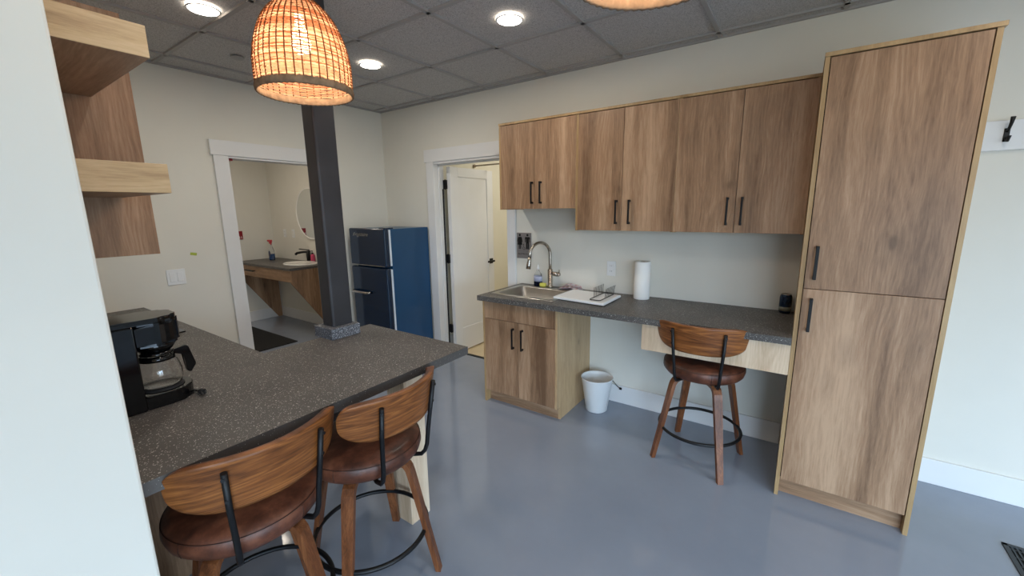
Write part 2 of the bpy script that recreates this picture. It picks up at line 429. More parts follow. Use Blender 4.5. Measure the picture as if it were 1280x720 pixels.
# ------------------------------------------------------------------ tall cabinet
x0, x1, yf, zt = 3.824, 4.3626, -.594, 2.2234
t = thing('tall_cabinet', 'tall oak pantry cabinet standing at the end of the desk counter', 'cabinet', ((x0+x1)/2, -.3, 0))
for xa in (x0, x1-.018): obj('side_panel', box(new(), xa, xa+.018, yf, -.001, 0, zt-.018), M['edge'], t)
obj('top_panel', box(new(), x0-.002, x1+.008, yf-.006, -.001, zt-.018, zt, .001), M['edge'], t)
obj('carcass', box(new(), x0+.018, x1-.018, yf+.024, -.016, .1, zt-.018), M['dkhole'], t)
for z0, z1, hz in ((.1, 1.1485, (.939, 1.105)), (1.1515, zt-.022, (1.2, 1.361))):
    dd = obj('door', box(new(), x0+.0215, x1-.0215, yf+.002, yf+.02, z0, z1, .001), M['oak'], t)
    obj('handle', pull(3.882, yf+.002, *hz, .034, .014), M['black'], dd)
obj('toe_kick', box(new(), x0+.018, x1-.018, yf+.045, yf+.06, 0, .1), M['oakx'], t)

# ------------------------------------------------------------------ sink base cabinet
x0, x1, yf = 1.7901, 2.461, -.5714; zt = .861
t = thing('base_cabinet', 'oak sink cabinet with two doors under the steel sink', 'cabinet', ((x0+x1)/2, -.3, 0))
b = new(); box(b, x0, x0+.016, yf+.02, -.001, 0, zt); box(b, x0, x0+.016, yf, yf+.02, .0, zt); box(b, x0+.016, x1-.016, -.017, -.001, .1, zt); box(b, x0+.016, x1-.016, yf+.02, -.017, .1, .116)
box(b, x0+.016, x1-.016, yf+.019, yf+.03, .69, zt)
obj('body', b, M['edge'], t)
sp = new(); prism(sp, [(yf, .1), (yf, zt), (-.001, zt), (-.001, 0), (yf+.055, 0), (yf+.055, .1)], 'x', x1-.016, x1); obj('side_panel', sp, M['ply'], t)
obj('drawer_front', box(new(), x0+.0175, x1-.0175, yf, yf+.018, .7115, .858, .001), M['oak'], t)
for a, c, hx in ((x0+.0175, 2.1243, 2.085), (2.1267, x1-.0175, 2.168)):
    dd = obj('door', box(new(), a, c, yf, yf+.018, .104, .7085, .001), M['oak'], t)
    obj('handle', pull(hx, yf, .503, .664), M['black'], dd)
obj('toe_kick', box(new(), x0+.016, x1-.016, yf+.055, yf+.07, 0, .1), M['oakx'], t)

# ------------------------------------------------------------------ kitchen worktop, sink, faucet
kx0, kx1, ky = 1.7875, 3.8225, -.636
cut = (1.862, 2.368, -.493, -.117)
b = new()
box(b, kx0, cut[0], ky, -.001, .862, CT); box(b, cut[1], kx1, ky, -.001, .862, CT); box(b, cut[0], cut[1], ky, cut[2], .862, CT); box(b, cut[0], cut[1], cut[3], -.001, .862, CT)
tag(obj('worktop', b, M['ctop']), 'dark speckled worktop along the wall, holding the sink and desk space', 'worktop')
tag(obj('desk_apron', box(new(), 3.065, 3.8225, -.605, -.587, .693, .8618, .001), M['paleoak']), 'pale oak apron board under the worktop behind the desk stool', 'board')
s = thing('sink', 'stainless steel single bowl sink set in the wall worktop', 'sink', (2.115, -.305, CT))
b = new()
L = [rrect(1.832, 2.398, -.525, -.085, .02, CT+.0005), rrect(1.834, 2.396, -.523, -.087, .02, CT+.004), rrect(1.87, 2.36, -.485, -.125, .035, CT+.003),
     rrect(1.874, 2.356, -.481, -.129, .04, CT-.004), rrect(1.885, 2.345, -.47, -.14, .05, .745), rrect(1.91, 2.32, -.445, -.165, .05, .728)]
skin(b, L, cap0=False, cap1=True); obj('bowl', b, M['steel'], s)
obj('drain', lathe(new(), [(0, .003), (.02, .003), (.028, .001), (.042, .004), (.045, .0)], (2.115, -.3, .7285), 24), M['nickel'], s)
f = thing('faucet', 'brushed nickel gooseneck kitchen faucet arching over the steel sink', 'faucet', (2.11, -.055, CT+.001))
dx, dy = -.36, -.93
P0 = Vector((2.11, -.055, 0))
arc = [P0+Vector((0, 0, 1.04)), P0+Vector((0, 0, 1.10)), P0+Vector((0, 0, 1.175))]
Ra = .108
for k in range(1, 15):
    a = PI*k/15; arc.append(P0+Vector((dx*(Ra-Ra*math.cos(a)), dy*(Ra-Ra*math.cos(a)), 1.175+Ra*math.sin(a))))
e = P0+Vector((dx*2*Ra, dy*2*Ra, 1.165)); arc += [e]
obj('neck', tube(new(), arc, .0125, 14), M['nickel'], f)
b = new(); lathe(b, [(0, .0), (.027, 0), (.027, .008), (.021, .014), (.021, .15), (.014, .158), (0, .158)], (2.11, -.055, CT+.001), 24); obj('body', b, M['nickel'], f)
b = new(); e2 = e+Vector((-.004, -.012, -.088)); tube(b, [e+Vector((0, 0, .006)), e+Vector((0, -.002, -.02)), e.lerp(e2, .6), e2], [.014, .015, .019, .020], 16); obj('spray_head', b, M['nickel'], f)
b = new(); cyl(b, (2.128, -.055, 1.018), (2.185, -.06, 1.018), .019, seg=18); tube(b, [(2.185, -.06, 1.018), (2.196, -.061, 1.018), (2.206, -.062, 1.019)], [.019, .018, .012], 18); cyl(b, (2.196, -.06, 1.03), (2.2, -.063, 1.055), .005, seg=10); obj('lever', b, M['nickel'], f)

# ------------------------------------------------------------------ things on the wall worktop
s = thing('dish_soap_bottle', 'clear dish soap bottle with white label standing behind the steel sink', 'bottle', (1.985, -.045, CT+.001))
prof = [(0, 0), (.035, 0), (.039, .006), (.039, .07), (.034, .10), (.013, .128), (.010, .14), (0, .14)]
def squash(bm, c, k): 
    for v in bm.verts: v.co.y = c+(v.co.y-c)*k
    return bm
obj('bottle_body', squash(lathe(new(), prof, (1.985, -.045, CT+.001), 24), -.045, .7), M['clearpl'], s)
obj('liquid', squash(lathe(new(), [(0, .002), (.034, .002), (.037, .008), (.037, .035), (0, .035)], (1.985, -.045, CT+.001), 24), -.045, .68), plain('dark_blue_soap', srgb(26, 30, 60), .2), s)
lb = new(); lathe(lb, [(.0398, .04), (.0398, .07), (.038, .084), (.037, .084), (.0388, .07), (.0388, .04)], (1.985, -.045, CT+.001), 24, closed=True); obj('label', squash(lb, -.045, .71), plain('white_blue_label', srgb(196, 200, 226), .5, var=.2), s)
obj('cap', lathe(new(), [(0, .14), (.011, .14), (.011, .16), (.006, .165), (.005, .182), (0, .182)], (1.985, -.045, CT+.001), 16), M['whitepl'], s)
b = new(); box(b, 2.028, 2.082, -.099, -.061, CT+.005, CT+.036, .009, 3); tag(obj('sponge', b, M['yellow']), 'yellow sponge lying at the back of the steel sink beside the faucet', 'sponge')
# drain tray
tr = thing('drain_tray', 'white draining board lying beside the sink on the wall worktop', 'tray', (2.56, -.32, CT+.001), 0)
b = new(); q = [(2.362, -.452), (2.768, -.492), (2.768, -.165), (2.372, -.135)]
lo = [(x, y) for x, y in q]
for z0, z1, sh in ((CT+.006, CT+.0228, 0),):
    prism(b, lo, 'z', z0, z1)
box(b, 2.372, 2.38, -.43, -.15, CT+.022, CT+.0245); box(b, 2.75, 2.762, -.47, -.18, CT+.022, CT+.0245)
bmesh.ops.bevel(b, geom=[e for e in b.edges if e.calc_length() > .2], offset=.003, segments=2, affect='EDGES')
obj('board', b, M['whitepl'], tr)
for x, y in ((2.44, -.42), (2.73, -.45), (2.73, -.2), (2.44, -.18)): obj('foot', cyl(new(), (x, y, CT+.001), (x, y, CT+.008), .012, seg=14), M['rubber'], tr)
# dish rack (black wire) on the tray
dr = thing('dish_rack', 'small black wire plate rack standing on the white draining board', 'dish rack', (2.69, -.32, CT+.0245))
zb = CT+.031; Y0, Y1 = -.455, -.185; rx0, rx1 = 2.645, 2.725
def rloop(z): return [(p.x, p.y, z) for p in rrect(rx0, rx1, Y0, Y1, .02, z, 4)]
obj('base_frame', tube(new(), rloop(zb), .0032, 8, closed=True), M['black'], dr)
for i in range(9):
    y = -.37+i*.021; b = new()
    tube(b, [(rx0, y, zb), (rx0-.003, y+.004, zb+.035), (rx0-.005, y+.014, zb+.068)], .0016, 6)
    obj('prong', b, M['black'], dr); b = new()
    tube(b, [(rx1, y, zb), (rx1+.003, y+.004, zb+.035), (rx1+.006, y+.014, zb+.068)], .0016, 6)
    obj('prong', b, M['black'], dr)
# folded tea towel
b = new(); nx, ny = 26, 14; cx, cy = 2.315, -.075
def layer(z, sx, sy, ph, ang):
    vs = []
    for i in range(nx+1):
        row = []
        for j in range(ny+1):
            u = i/nx-.5; w = j/ny-.5
            X = u*sx; Y = w*sy; zz = z+.006*math.sin(9*u+ph)+.005*math.sin(7*w+2*ph)-.016*max(0, abs(u)*2-.72)/.28*(z-CT)/.03
            row.append(bm_v(X*math.cos(ang)-Y*math.sin(ang)+cx, X*math.sin(ang)+Y*math.cos(ang)+cy, max(zz, CT+.003)))
        vs.append(row)
    return vs
def bm_v(x, y, z): return b.verts.new((x, min(y, -.006), z))
for z, sx, sy, ph, an in ((CT+.012, .19, .11, 0, .15), (CT+.026, .18, .105, 1.3, .05), (CT+.038, .16, .09, 2.2, .22)):
    top = layer(z, sx, sy, ph, an)
    for i in range(nx):
        for j in range(ny): b.faces.new((top[i][j], top[i+1][j], top[i+1][j+1], top[i][j+1])).smooth = True
bmesh.ops.solidify(b, geom=b.faces[:], thickness=.004)
for v in b.verts: v.co.z = max(v.co.z, CT+.002)
def towel_mat():
    s = N('checked_tea_towel'); v = s.coords((1, 1, 1)); s.set(Roughness=.95)
    sp = s.n('ShaderNodeSeparateXYZ'); s.l(v, sp.inputs[0])
    a = s.math('GREATER_THAN', s.math('SINE', s.math('MULTIPLY', sp.outputs[0], 160)), .35); c = s.math('GREATER_THAN', s.math('SINE', s.math('MULTIPLY', sp.outputs[1], 160)), .35)
    c1 = s.mix(s.math('MULTIPLY', a, .45), srgb(236, 228, 226), srgb(196, 120, 126)); c2 = s.mix(s.math('MULTIPLY', c, .4), c1, srgb(168, 168, 206))
    s.l(c2, s.b.inputs['Base Color']); return s.m
tag(obj('tea_towel', b, towel_mat()), 'folded checked tea towel lying behind the white draining board', 'towel')
# paper towel roll
p = thing('paper_towel_roll', 'white paper towel roll standing upright on the wall worktop', 'paper towel', (2.898, -.1, CT+.001))
obj('roll', lathe(new(), [(.02, 0), (.054, 0), (.056, .003), (.056, .268), (.054, .272), (.02, .272)], (2.898, -.1, CT+.001), 40, closed=True), M['paper'], p)
obj('core', lathe(new(), [(.017, .001), (.0198, .001), (.0198, .271), (.017, .271)], (2.898, -.1, CT+.001), 24, closed=True), plain('brown_cardboard', srgb(150, 120, 88), .8), p)
# can
c = thing('drink_can', 'dark blue drink can at the desk end against the tall cabinet', 'can', (3.774, -.062, CT+.001))
obj('can_body', lathe(new(), [(0, .004), (.024, .004), (.0265, 0), (.0325, .010), (.033, .014), (.033, .098), (.031, .108), (.027, .117)], (3.774, -.062, CT+.001), 32), plain('blue_can_print', srgb(22, 52, 84), .25, .5, var=.3), c)
obj('can_lid', lathe(new(), [(.027, .117), (.0275, .120), (.0255, .120), (.0245, .115), (0, .115)], (3.774, -.062, CT+.001), 32), M['steel'], c)
b = new(); lathe(b, [(.0332, .016), (.0332, .042), (.03305, .042), (.03305, .016)], (3.774, -.062, CT+.001), 32, closed=True)
obj('pale_band', b, plain('grey_green_print', srgb(120, 124, 108), .4, var=.25), c)

# ------------------------------------------------------------------ wall plates, sign
def outlet(x, z, label, y=0, group=None, rocker=False, w=.07, h=.115):
    t = thing('light_switch' if rocker else 'wall_outlet', label, 'switch' if rocker else 'outlet', (x, y, z-h/2), 0, group)
    obj('plate', box(new(), x-w/2, x+w/2, y-.006, y-.0005, z-h/2, z+h/2, .002), M['whitepl'], t)
    if rocker: obj('rocker', box(new(), x-.017, x+.017, y-.010, y-.006, z-.034, z+.034, .0015), M['porcelain'], t)
    else:
        for s_ in (-1, 1):
            o = obj('socket', box(new(), x-.017, x+.017, y-.0085, y-.006, z+s_*.021-.014, z+s_*.021+.014, .002), M['whitepl'], t)
            for q in (-.006, .006):
                b = new(); box(b, x+q-.001, x+q+.001, y-.0095, y-.0086, z+s_*.021-.003, z+s_*.021+.006)
                obj('slot', b, M['dkhole'], o)
    return t
outlet(2.625, 1.09, 'white wall outlet above the worktop left of the paper towel roll')
sg = thing('restroom_sign', 'grey restroom sign with two black figures on the wall by the doorway', 'sign', (1.8175, 0, 1.125))
obj('plate', box(new(), 1.7425, 1.8925, -.008, -.0005, 1.125, 1.35, .003), M['grey'], sg)
def picto(bm, y0, y1, cx, cz, s, man):
    prism(bm, circ(cx, cz+.088*s, .0125*s), 'y', y0, y1)
    if man: pts = [(-.026, .068), (.026, .068), (.032, .06), (.032, .012), (.025, .012), (.022, .05), (.018, .05), (.018, -.062), (.002, -.062), (.002, 0), (-.002, 0), (-.002, -.062), (-.018, -.062), (-.018, .05), (-.022, .05), (-.025, .012), (-.032, .012), (-.032, .06)]
    else: pts = [(-.018, .068), (.018, .068), (.025, .058), (.035, .014), (.028, .012), (.018, .046), (.03, -.016), (.014, -.016), (.014, -.062), (.003, -.062), (.003, -.016), (-.003, -.016), (-.003, -.062), (-.014, -.062), (-.014, -.016), (-.03, -.016), (-.018, .046), (-.028, .012), (-.035, .014), (-.025, .058)]
    prism(bm, [(cx+a*s, cz+c*s) for a, c in pts], 'y', y0, y1)
b = new(); picto(b, -.0095, -.0082, 1.7765, 1.258, .82, False); picto(b, -.0095, -.0082, 1.856, 1.258, .82, True)
obj('pictogram', b, M['black'], sg)
b = new(); tube(b, [(1.818+.012*math.cos(a), -.0088, 1.215+.012*math.sin(a)) for a in [k*.4+2.4 for k in range(12)]], .0016, 6)
tube(b, [(1.816, -.0088, 1.244), (1.816, -.0088, 1.224), (1.826, -.0088, 1.222), (1.832, -.0088, 1.207)], .0019, 6); prism(b, circ(1.815, 1.249, .0042), 'y', -.0095, -.0082)
obj('pictogram', b, M['black'], sg)
obj('divider_line', box(new(), 1.75, 1.885, -.009, -.0081, 1.1895, 1.1905), M['black'], sg)
TM = Matrix.Translation((1.8175, -.0082, 1.156))@Matrix.Rotation(PI/2, 4, 'X')
obj('lettering', text_bm('RESTROOM', .0235, .0004, TM), M['black'], sg)
# left wall switch (double rocker) and tape
def rotl(bm): return bm
sw = thing('light_switch', 'white double light switch on the left wall above the bar counter', 'switch', (0, -1.985, 1.03))
obj('plate', box(new(), .0005, .006, -2.042, -1.928, 1.032, 1.148, .002), M['whitepl'], sw)
for y in (-2.008, -1.962): obj('rocker', box(new(), .006, .010, y-.017, y+.017, 1.056, 1.124, .0015), M['whitepl'], sw)
b = box(new(), .0005, .0015, -.021, .021, -.010, .010); bmesh.ops.transform(b, matrix=Matrix.Translation((0, -1.855, 1.25))@Matrix.Rotation(R(-12), 4, 'X'), verts=b.verts)
tag(obj('masking_tape', b, M['tape']), 'small scrap of yellow green tape stuck on the left wall', 'tape')

# ------------------------------------------------------------------ bin, cable, coat hooks, floor vent
bn = thing('waste_bin', 'white plastic waste bin on the floor beside the sink cabinet', 'bin', (2.62, -.215, 0))
obj('bucket', lathe(new(), [(0, .002), (.078, .002), (.082, .006), (.118, .262), (.123, .268), (.122, .272), (.116, .268), (.112, .25), (.077, .012), (0, .012)], (2.62, -.215, 0), 48), M['whitepl'], bn)
b = new(); tube(b, [(2.64, -.012, .20), (2.665, -.03, .192), (2.69, -.034, .175), (2.712, -.032, .152), (2.73, -.024, .132), (2.738, -.02, .128)], .0028, 8)
box(b, 2.73, 2.752, -.026, -.018, .118, .135, .002)
tag(obj('wire_end', b, M['cord']), 'short black wire end poking from the wall behind the waste bin', 'cable')
cr = thing('coat_rack', 'white coat rail with black hook on the wall right of the tall cabinet', 'coat rack', (4.9, 0, 1.80))
obj('board', box(new(), 4.42, 5.5, -.02, -.0005, 1.80, 1.937, .002), M['white'], cr)
for x in (4.567, 4.85, 5.13):
    b = new(); box(b, x-.010, x+.010, -.024, -.02, 1.838, 1.90, .002)
    tube(b, [(x, -.024, 1.885), (x, -.04, 1.895), (x, -.058, 1.92), (x, -.066, 1.945)], [.006, .006, .007, .009], 10)
    tube(b, [(x, -.024, 1.855), (x, -.036, 1.842), (x, -.05, 1.84), (x, -.058, 1.85), (x, -.06, 1.862)], [.006, .006, .006, .006, .008], 10)
    obj('hook', b, M['black'], cr)
v = thing('floor_vent', 'dark slotted floor vent set in the floor at the right', 'vent', (4.86, -.53, 0))
fr = new(); vx0, vx1, vy0, vy1 = 4.712, 5.02, -.66, -.407
box(fr, vx0, vx1, vy1-.018, vy1, .0002, .006, .001); box(fr, vx0, vx1, vy0, vy0+.018, .0002, .006, .001); box(fr, vx0, vx0+.018, vy0, vy1, .0002, .006, .001); box(fr, vx1-.018, vx1, vy0, vy1, .0002, .006, .001)
obj('frame', fr, M['vent'], v)
g = new(); 
for k in range(17): 
    x = vx0+.024+k*.0162; box(g, x, x+.007, vy0+.018, vy1-.018, .001, .005)
for k in range(4): y = vy0+.04+k*.058; box(g, vx0+.018, vx1-.018, y, y+.006, .001, .0045)
obj('grille', g, M['vent'], v)
obj('duct_opening', box(new(), vx0+.01, vx1-.01, vy0+.01, vy1-.01, .0001, .0008), M['dkhole'], v)

# ------------------------------------------------------------------ bar stools
def stool(label, x, y, seat_deg, leg_deg, src=None):
    if src is None:
        t = thing('bar_stool', label, 'stool', (0, 0, 0), 0, 'walnut and leather counter stools')
        S = thing('tmp', '', '', (0, 0, 0)); 
        bpy.data.objects.remove(S)
        # seat group
        b = new(); lathe(b, [(0, .558), (.185, .558), (.208, .564), (.222, .58), (.228, .602), (.226, .622), (.216, .638), (.195, .648), (.12, .654), (0, .656)], (0, 0, 0), 64)
        seat = obj('seat', b, M['leather'], t, 'local')
        ring = [(.2235*math.cos(2*PI*k/64), .2235*math.sin(2*PI*k/64), .6285) for k in range(64)]
        b = tube(new(), ring, .0014, 6, closed=True)
        for a in (-70, 10, 130, 200): tube(b, [(.2235*math.cos(R(a)), .2235*math.sin(R(a)), .628), (.2285*math.cos(R(a)), .2285*math.sin(R(a)), .602), (.2225*math.cos(R(a)), .2225*math.sin(R(a)), .58)], .0012, 6)
        obj('seam', b, plain('dark_stitching', srgb(58, 32, 22), .6), seat, 'local')
        # backrest
        RC, yc, hw = .290, .015, 53.5
        def pt(a, tt, off):
            s_ = a/hw; h = .079*((1-abs(s_)**7)**(1/2.6) if tt > 0 else (1-abs(s_)**3.6)**(1/2.3))+.004
            zc = .834
            lean = .16*(tt*h)
            rr = RC+off+lean
            return Vector((rr*math.sin(R(a)), yc-rr*math.cos(R(a)), zc+tt*h))
        def plate(o0, o1, shrink=1.0, n=44, m=14):
            b = new(); gr = {}
            for side, off in ((0, o0), (1, o1)):
                for i in range(n+1):
                    a = hw*shrink*math.sin(PI/2*(2*i/n-1))*.9999
                    for j in range(m+1): gr[side, i, j] = b.verts.new(pt(a, (2*j/m-1)*(shrink if shrink < 1 else 1), off))
            for i in range(n):
                for j in range(m):
                    for side in (0, 1): b.faces.new((gr[side, i, j], gr[side, i+1, j], gr[side, i+1, j+1], gr[side, i, j+1])).smooth = True
                for j in (0, m): b.faces.new((gr[0, i, j], gr[0, i+1, j], gr[1, i+1, j], gr[1, i, j]))
            for i in (0, n):
                for j in range(m): b.faces.new((gr[0, i, j], gr[0, i, j+1], gr[1, i, j+1], gr[1, i, j]))
            return b
        back = obj('backrest', plate(-.007, .007), M['walnut'], t, 'local')
        me = back.data; uvl = me.uv_layers.new(name='UVMap')
        for lp in me.loops:
            co_ = me.vertices[lp.vertex_index].co; uvl.data[lp.index].uv = (math.atan2(co_.x, yc-co_.y)*RC, co_.z+.25*((co_.x/.23)**2)*.05)
        obj('back_pad', plate(-.021, -.0072, .955), M['leather'], back, 'local')
        for s_ in (-1, 1):
            a = 26*s_
            top = pt(a, .55, .0145); low = pt(a, -.75, .0155)
            o = Vector((math.sin(R(a)), -math.cos(R(a)), 0))
            p = [Vector((q[0]*s_, q[1], q[2])) for q in ((.1345, -.269, .885), (.1285, -.2508, .76), (.1225, -.241, .68), (.118, -.233, .606), (.115, -.224, .577), (.110, -.208, .558), (.102, -.175, .5505), (.08, -.13, .5505))]
            b = tube(new(), p, .0088, 12)
            pb = obj('back_post', b, M['black'], t, 'local')
            for tt in (.42, -.45):
                q = pt(a, tt, .0245); obj('bolt', cyl(new(), q, q+o*.003, .005, seg=12), M['black'], pb, 'local')
        obj('swivel_plate', lathe(new(), [(0, .532), (.10, .532), (.10, .549), (.16, .549), (.16, .5575), (0, .5575)], (0, 0, 0), 32), M['black'], t, 'local')
        legs = []
        path = [(.07, .5305), (.12, .5305), (.148, .527), (.168, .514), (.180, .494), (.187, .468), (.283, .0)]
        path = [(r_, z_) for r_, z_ in path]
        for k in range(4):
            a = R(45+90*k); b = new(); rings = []
            for i, (r_, z_) in enumerate(path):
                p0 = path[max(0, i-1)]; p1 = path[min(len(path)-1, i+1)]; tx, tz = p1[0]-p0[0], p1[1]-p0[1]; l_ = math.hypot(tx, tz); nx_, nz_ = -tz/l_, tx/l_
                f_ = i/(len(path)-1); w = .024 if i < 6 else .0165; th = .011
                ring_ = []
                for u, q in ((-1, -1), (1, -1), (1, 1), (-1, 1)):
                    rr = r_+nx_*th*q*(1 if i < 6 else .9); zz = z_+nz_*th*q
                    if i == len(path)-1: zz = 0; rr = r_+th*q
                    yy = w*u
                    ring_.append(Vector((rr*math.cos(a)-yy*math.sin(a), rr*math.sin(a)+yy*math.cos(a), zz)))
                rings.append(ring_)
            skin(b, rings, smooth=False)
            bmesh.ops.bevel(b, geom=[e for e in b.edges if e.is_manifold and e.calc_face_angle(0) > .8], offset=.0035, segments=2, affect='EDGES')
            legs.append(obj('leg', b, M['walnutz'], t, 'local'))
        rg = [(.232*math.cos(2*PI*k/72), .232*math.sin(2*PI*k/72), .205) for k in range(72)]
        legs.append(obj('footrest_ring', tube(new(), rg, .0095, 10, closed=True), M['black'], t, 'local'))
        for q in legs: q.rotation_euler.z = R(leg_deg-seat_deg)
    else:
        t = src.copy(); COL.objects.link(t); t['label'] = label
        for ch in src.children:
            c = ch.copy(); COL.objects.link(c); c.parent = t
            if ch.name.startswith(('leg', 'footrest')): c.rotation_euler.z = R(leg_deg-seat_deg)
            for g in ch.children:
                d_ = g.copy(); COL.objects.link(d_); d_.parent = c
    t.location = (x, y, 0); t.rotation_euler = (0, 0, R(seat_deg))
    return t
s3 = stool('walnut and brown leather stool standing alone at the desk', 3.398, -.44, 1, -8.5)
stool('brown leather stool at the bar counter, second from the white partition wall', 2.397, -2.122, 95, 77, s3)
stool('brown leather stool at the bar counter, nearest the white partition wall', 2.355, -2.556, 89.6, 75, s3)

# ------------------------------------------------------------------ bar counter (peninsula)
b = new()
poly = [(.001, -2.8355), (2.528, -2.8355), (2.528, -1.606), (1.771, -1.606), (1.771, -1.755), (1.838, -1.755), (1.838, -1.877), (1.771, -1.877), (1.771, -2.2005), (.001, -2.2005)]
prism(b, poly, 'z', .862, CT)
tag(obj('bar_countertop', b, M['ctop']), 'L shaped dark speckled bar countertop with two stools in front', 'countertop')
t = thing('steel_column', 'dark steel column rising through the bar countertop to the ceiling', 'column', (1.785, -1.816, 0))
obj('shaft', box(new(), 1.735, 1.836, -1.875, -1.757, 0, H-.005, .012, 3), M['coldark'], t)
b = new(); cb_ = (1.716, 1.876, -1.912, -1.745)
box(b, cb_[0], 1.735, cb_[2], cb_[3], CT+.0005, .957, .001); box(b, 1.836, cb_[1], cb_[2], cb_[3], CT+.0005, .957, .001); box(b, 1.735, 1.836, cb_[2], -1.875, CT+.0005, .957); box(b, 1.735, 1.836, -1.757, cb_[3], CT+.0005, .957)
obj('collar', b, M['collar'], t)
b = new(); box(b, 2.22, 2.345, -1.862, -1.740, 0, .8615, .003)
tag(obj('support_post', b, M['paleoak']), 'pale oak square post holding up the far end of the bar counter', 'post')
t = thing('bar_base_cabinet', 'oak base cabinet under the bar counter beside the partition wall', 'cabinet', (.9, -2.52, 0))
obj('body', box(new(), .02, 1.734, -2.835, -2.23, .1, .8615), M['edge'], t)
obj('end_panel', box(new(), 1.734, 1.752, -2.835, -2.225, 0, .8615, .001), M['oak'], t)
obj('toe_kick', box(new(), .02, 1.734, -2.82, -2.29, 0, .1), M['oakx'], t)
for k in range(3):
    dd = obj('door', box(new(), .022+k*.571, .022+k*.571+.567, -2.23, -2.212, .104, .858, .001), M['oak'], t)
    hb = new(); xx = .022+k*.571+.52; box(hb, xx, xx+.011, -2.19, -2.18, .66, .82); box(hb, xx, xx+.011, -2.212, -2.184, .66, .672); box(hb, xx, xx+.011, -2.212, -2.184, .808, .82)
    obj('handle', hb, M['black'], dd)
# upper cabinet on the partition (its end panel shows) and the two chunky shelves
t = thing('wall_cabinet', 'oak wall cabinet end hanging above the coffee maker behind the two thick shelves', 'cabinet', (1.3, -2.68, 1.403))
obj('end_panel', box(new(), 1.753, 1.771, -2.8355, -2.519, 1.403, 2.244, .001), M['oak'], t)
obj('body', box(new(), .85, 1.753, -2.8355, -2.54, 1.405, 2.242), M['edge'], t)
for a in (.852, 1.303): obj('door', box(new(), a, a+.448, -2.539, -2.521, 1.406, 2.240, .001), M['oak'], t)
def shelf(*a):                               # edge-banded end, darker laminate on the broad faces
    b = box(new(), *a, .0015); b.normal_update()
    for f in b.faces:
        if abs(f.normal.z) > .9: f.material_index = 1
    return b
tag(obj('floating_shelf', shelf(1.7715, 2.379, -2.836, -2.631, 1.949, 2.026), [M['shelf'], M['oakx']]), 'thick pale oak shelf near the ceiling, upper of the two at the left', 'shelf', 'thick oak shelves above the bar counter')
tag(obj('floating_shelf', shelf(1.7715, 2.258, -2.836, -2.596, 1.614, 1.697), [M['shelf'], M['oakx']]), 'thick pale oak shelf above the coffee maker, lower of the two', 'shelf', 'thick oak shelves above the bar counter')

# ------------------------------------------------------------------ coffee maker
cm = thing('coffee_maker', 'black drip coffee maker with glass carafe on the bar counter', 'coffee maker', (1.975, -2.68, CT+.001))
mx0, mx1 = 1.885, 2.058; ccx = (mx0+mx1)/2; z0 = CT+.001
def dshape(x0, x1, yb, yf, n=18):           # straight back, rounded front (towards +y)
    r = (x1-x0)/2; cx = (x0+x1)/2
    return [(x0, yb), (x1, yb)]+[(cx+r*math.cos(PI*k/n), yf-r+r*math.sin(PI*k/n)) for k in range(n+1)]
def dsolid(x0, x1, yb, yf, za, zb, bev=.004, taper=0):
    b = new(); prism(b, dshape(x0, x1, yb, yf), 'z', za, zb)
    ed = [e for e in b.edges if abs(e.verts[0].co.z-e.verts[1].co.z) < 1e-6]
    bmesh.ops.bevel(b, geom=ed, offset=bev, segments=3, affect='EDGES'); return b
obj('tower', box(new(), mx0, mx1, -2.825, -2.697, z0, 1.195, .006, 3), M['gblack'], cm)
obj('base', dsolid(mx0+.004, mx1-.004, -2.697, -2.545, z0, z0+.046), M['gblack'], cm)
obj('brew_head', dsolid(mx0, mx1, -2.697, -2.560, 1.115, 1.195, .010), M['gblack'], cm)
obj('lid', dsolid(mx0+.004, mx1-.004, -2.815, -2.564, 1.195, 1.212, .006), M['gblack'], cm)
fb = new(); lathe(fb, [(0, 1.086), (.048, 1.086), (.066, 1.115), (0, 1.115)], (ccx, -2.632, 0), 32); obj('filter_basket', fb, M['gblack'], cm)
obj('hot_plate', lathe(new(), [(0, 0), (.063, 0), (.065, .003), (0, .003)], (ccx, -2.632, z0+.046), 32), M['rubber'], cm)
z1 = z0+.050
gl = [(0, 0), (.045, 0), (.058, .006), (.065, .025), (.065, .055), (.056, .09), (.046, .108), (.047, .118), (.0455, .118), (.0445, .108), (.0545, .089), (.0635, .055), (.0635, .025), (.057, .008), (.045, .002), (0, .002)]
ca = obj('carafe', lathe(new(), gl, (ccx, -2.632, z1), 48), M['glass'], cm)
obj('carafe_lid', lathe(new(), [(0, .119), (.046, .119), (.048, .123), (.04, .132), (0, .134)], (ccx, -2.632, z1), 32), M['gblack'], ca)
b = new(); lathe(b, [(.0466, .098), (.0516, .098), (.0506, .106), (.0486, .116), (.0476, .116), (.0472, .106)], (ccx, -2.632, z1), 40, closed=True); obj('carafe_band', b, M['gblack'], ca)
hy = -2.632
b = new(); prism(b, [(hy+.048, z1+.122), (hy+.085, z1+.128), (hy+.092, z1+.122), (hy+.108, z1+.05), (hy+.088, z1+.022), (hy+.078, z1+.03), (hy+.074, z1+.098), (hy+.048, z1+.106)], 'x', ccx-.011, ccx+.011)
bmesh.ops.bevel(b, geom=b.edges[:], offset=.0025, segments=2, affect='EDGES'); obj('carafe_handle', b, M['gblack'], ca)
b = new(); tube(b, [(1.90, -2.60, z0+.010), (1.93, -2.565, z0+.012), (1.97, -2.55, z0+.006), (2.0, -2.548, z0+.005), (2.035, -2.545, z0+.008)], .0035, 8)
obj('power_cord', b, M['cord'], cm)
b = new(); tube(b, [(2.03, -2.546, z0+.009), (2.045, -2.5435, z0+.011), (2.062, -2.541, z0+.011)], [.005, .010, .011], 10)
pc = obj('plug', b, M['cord'], cm)
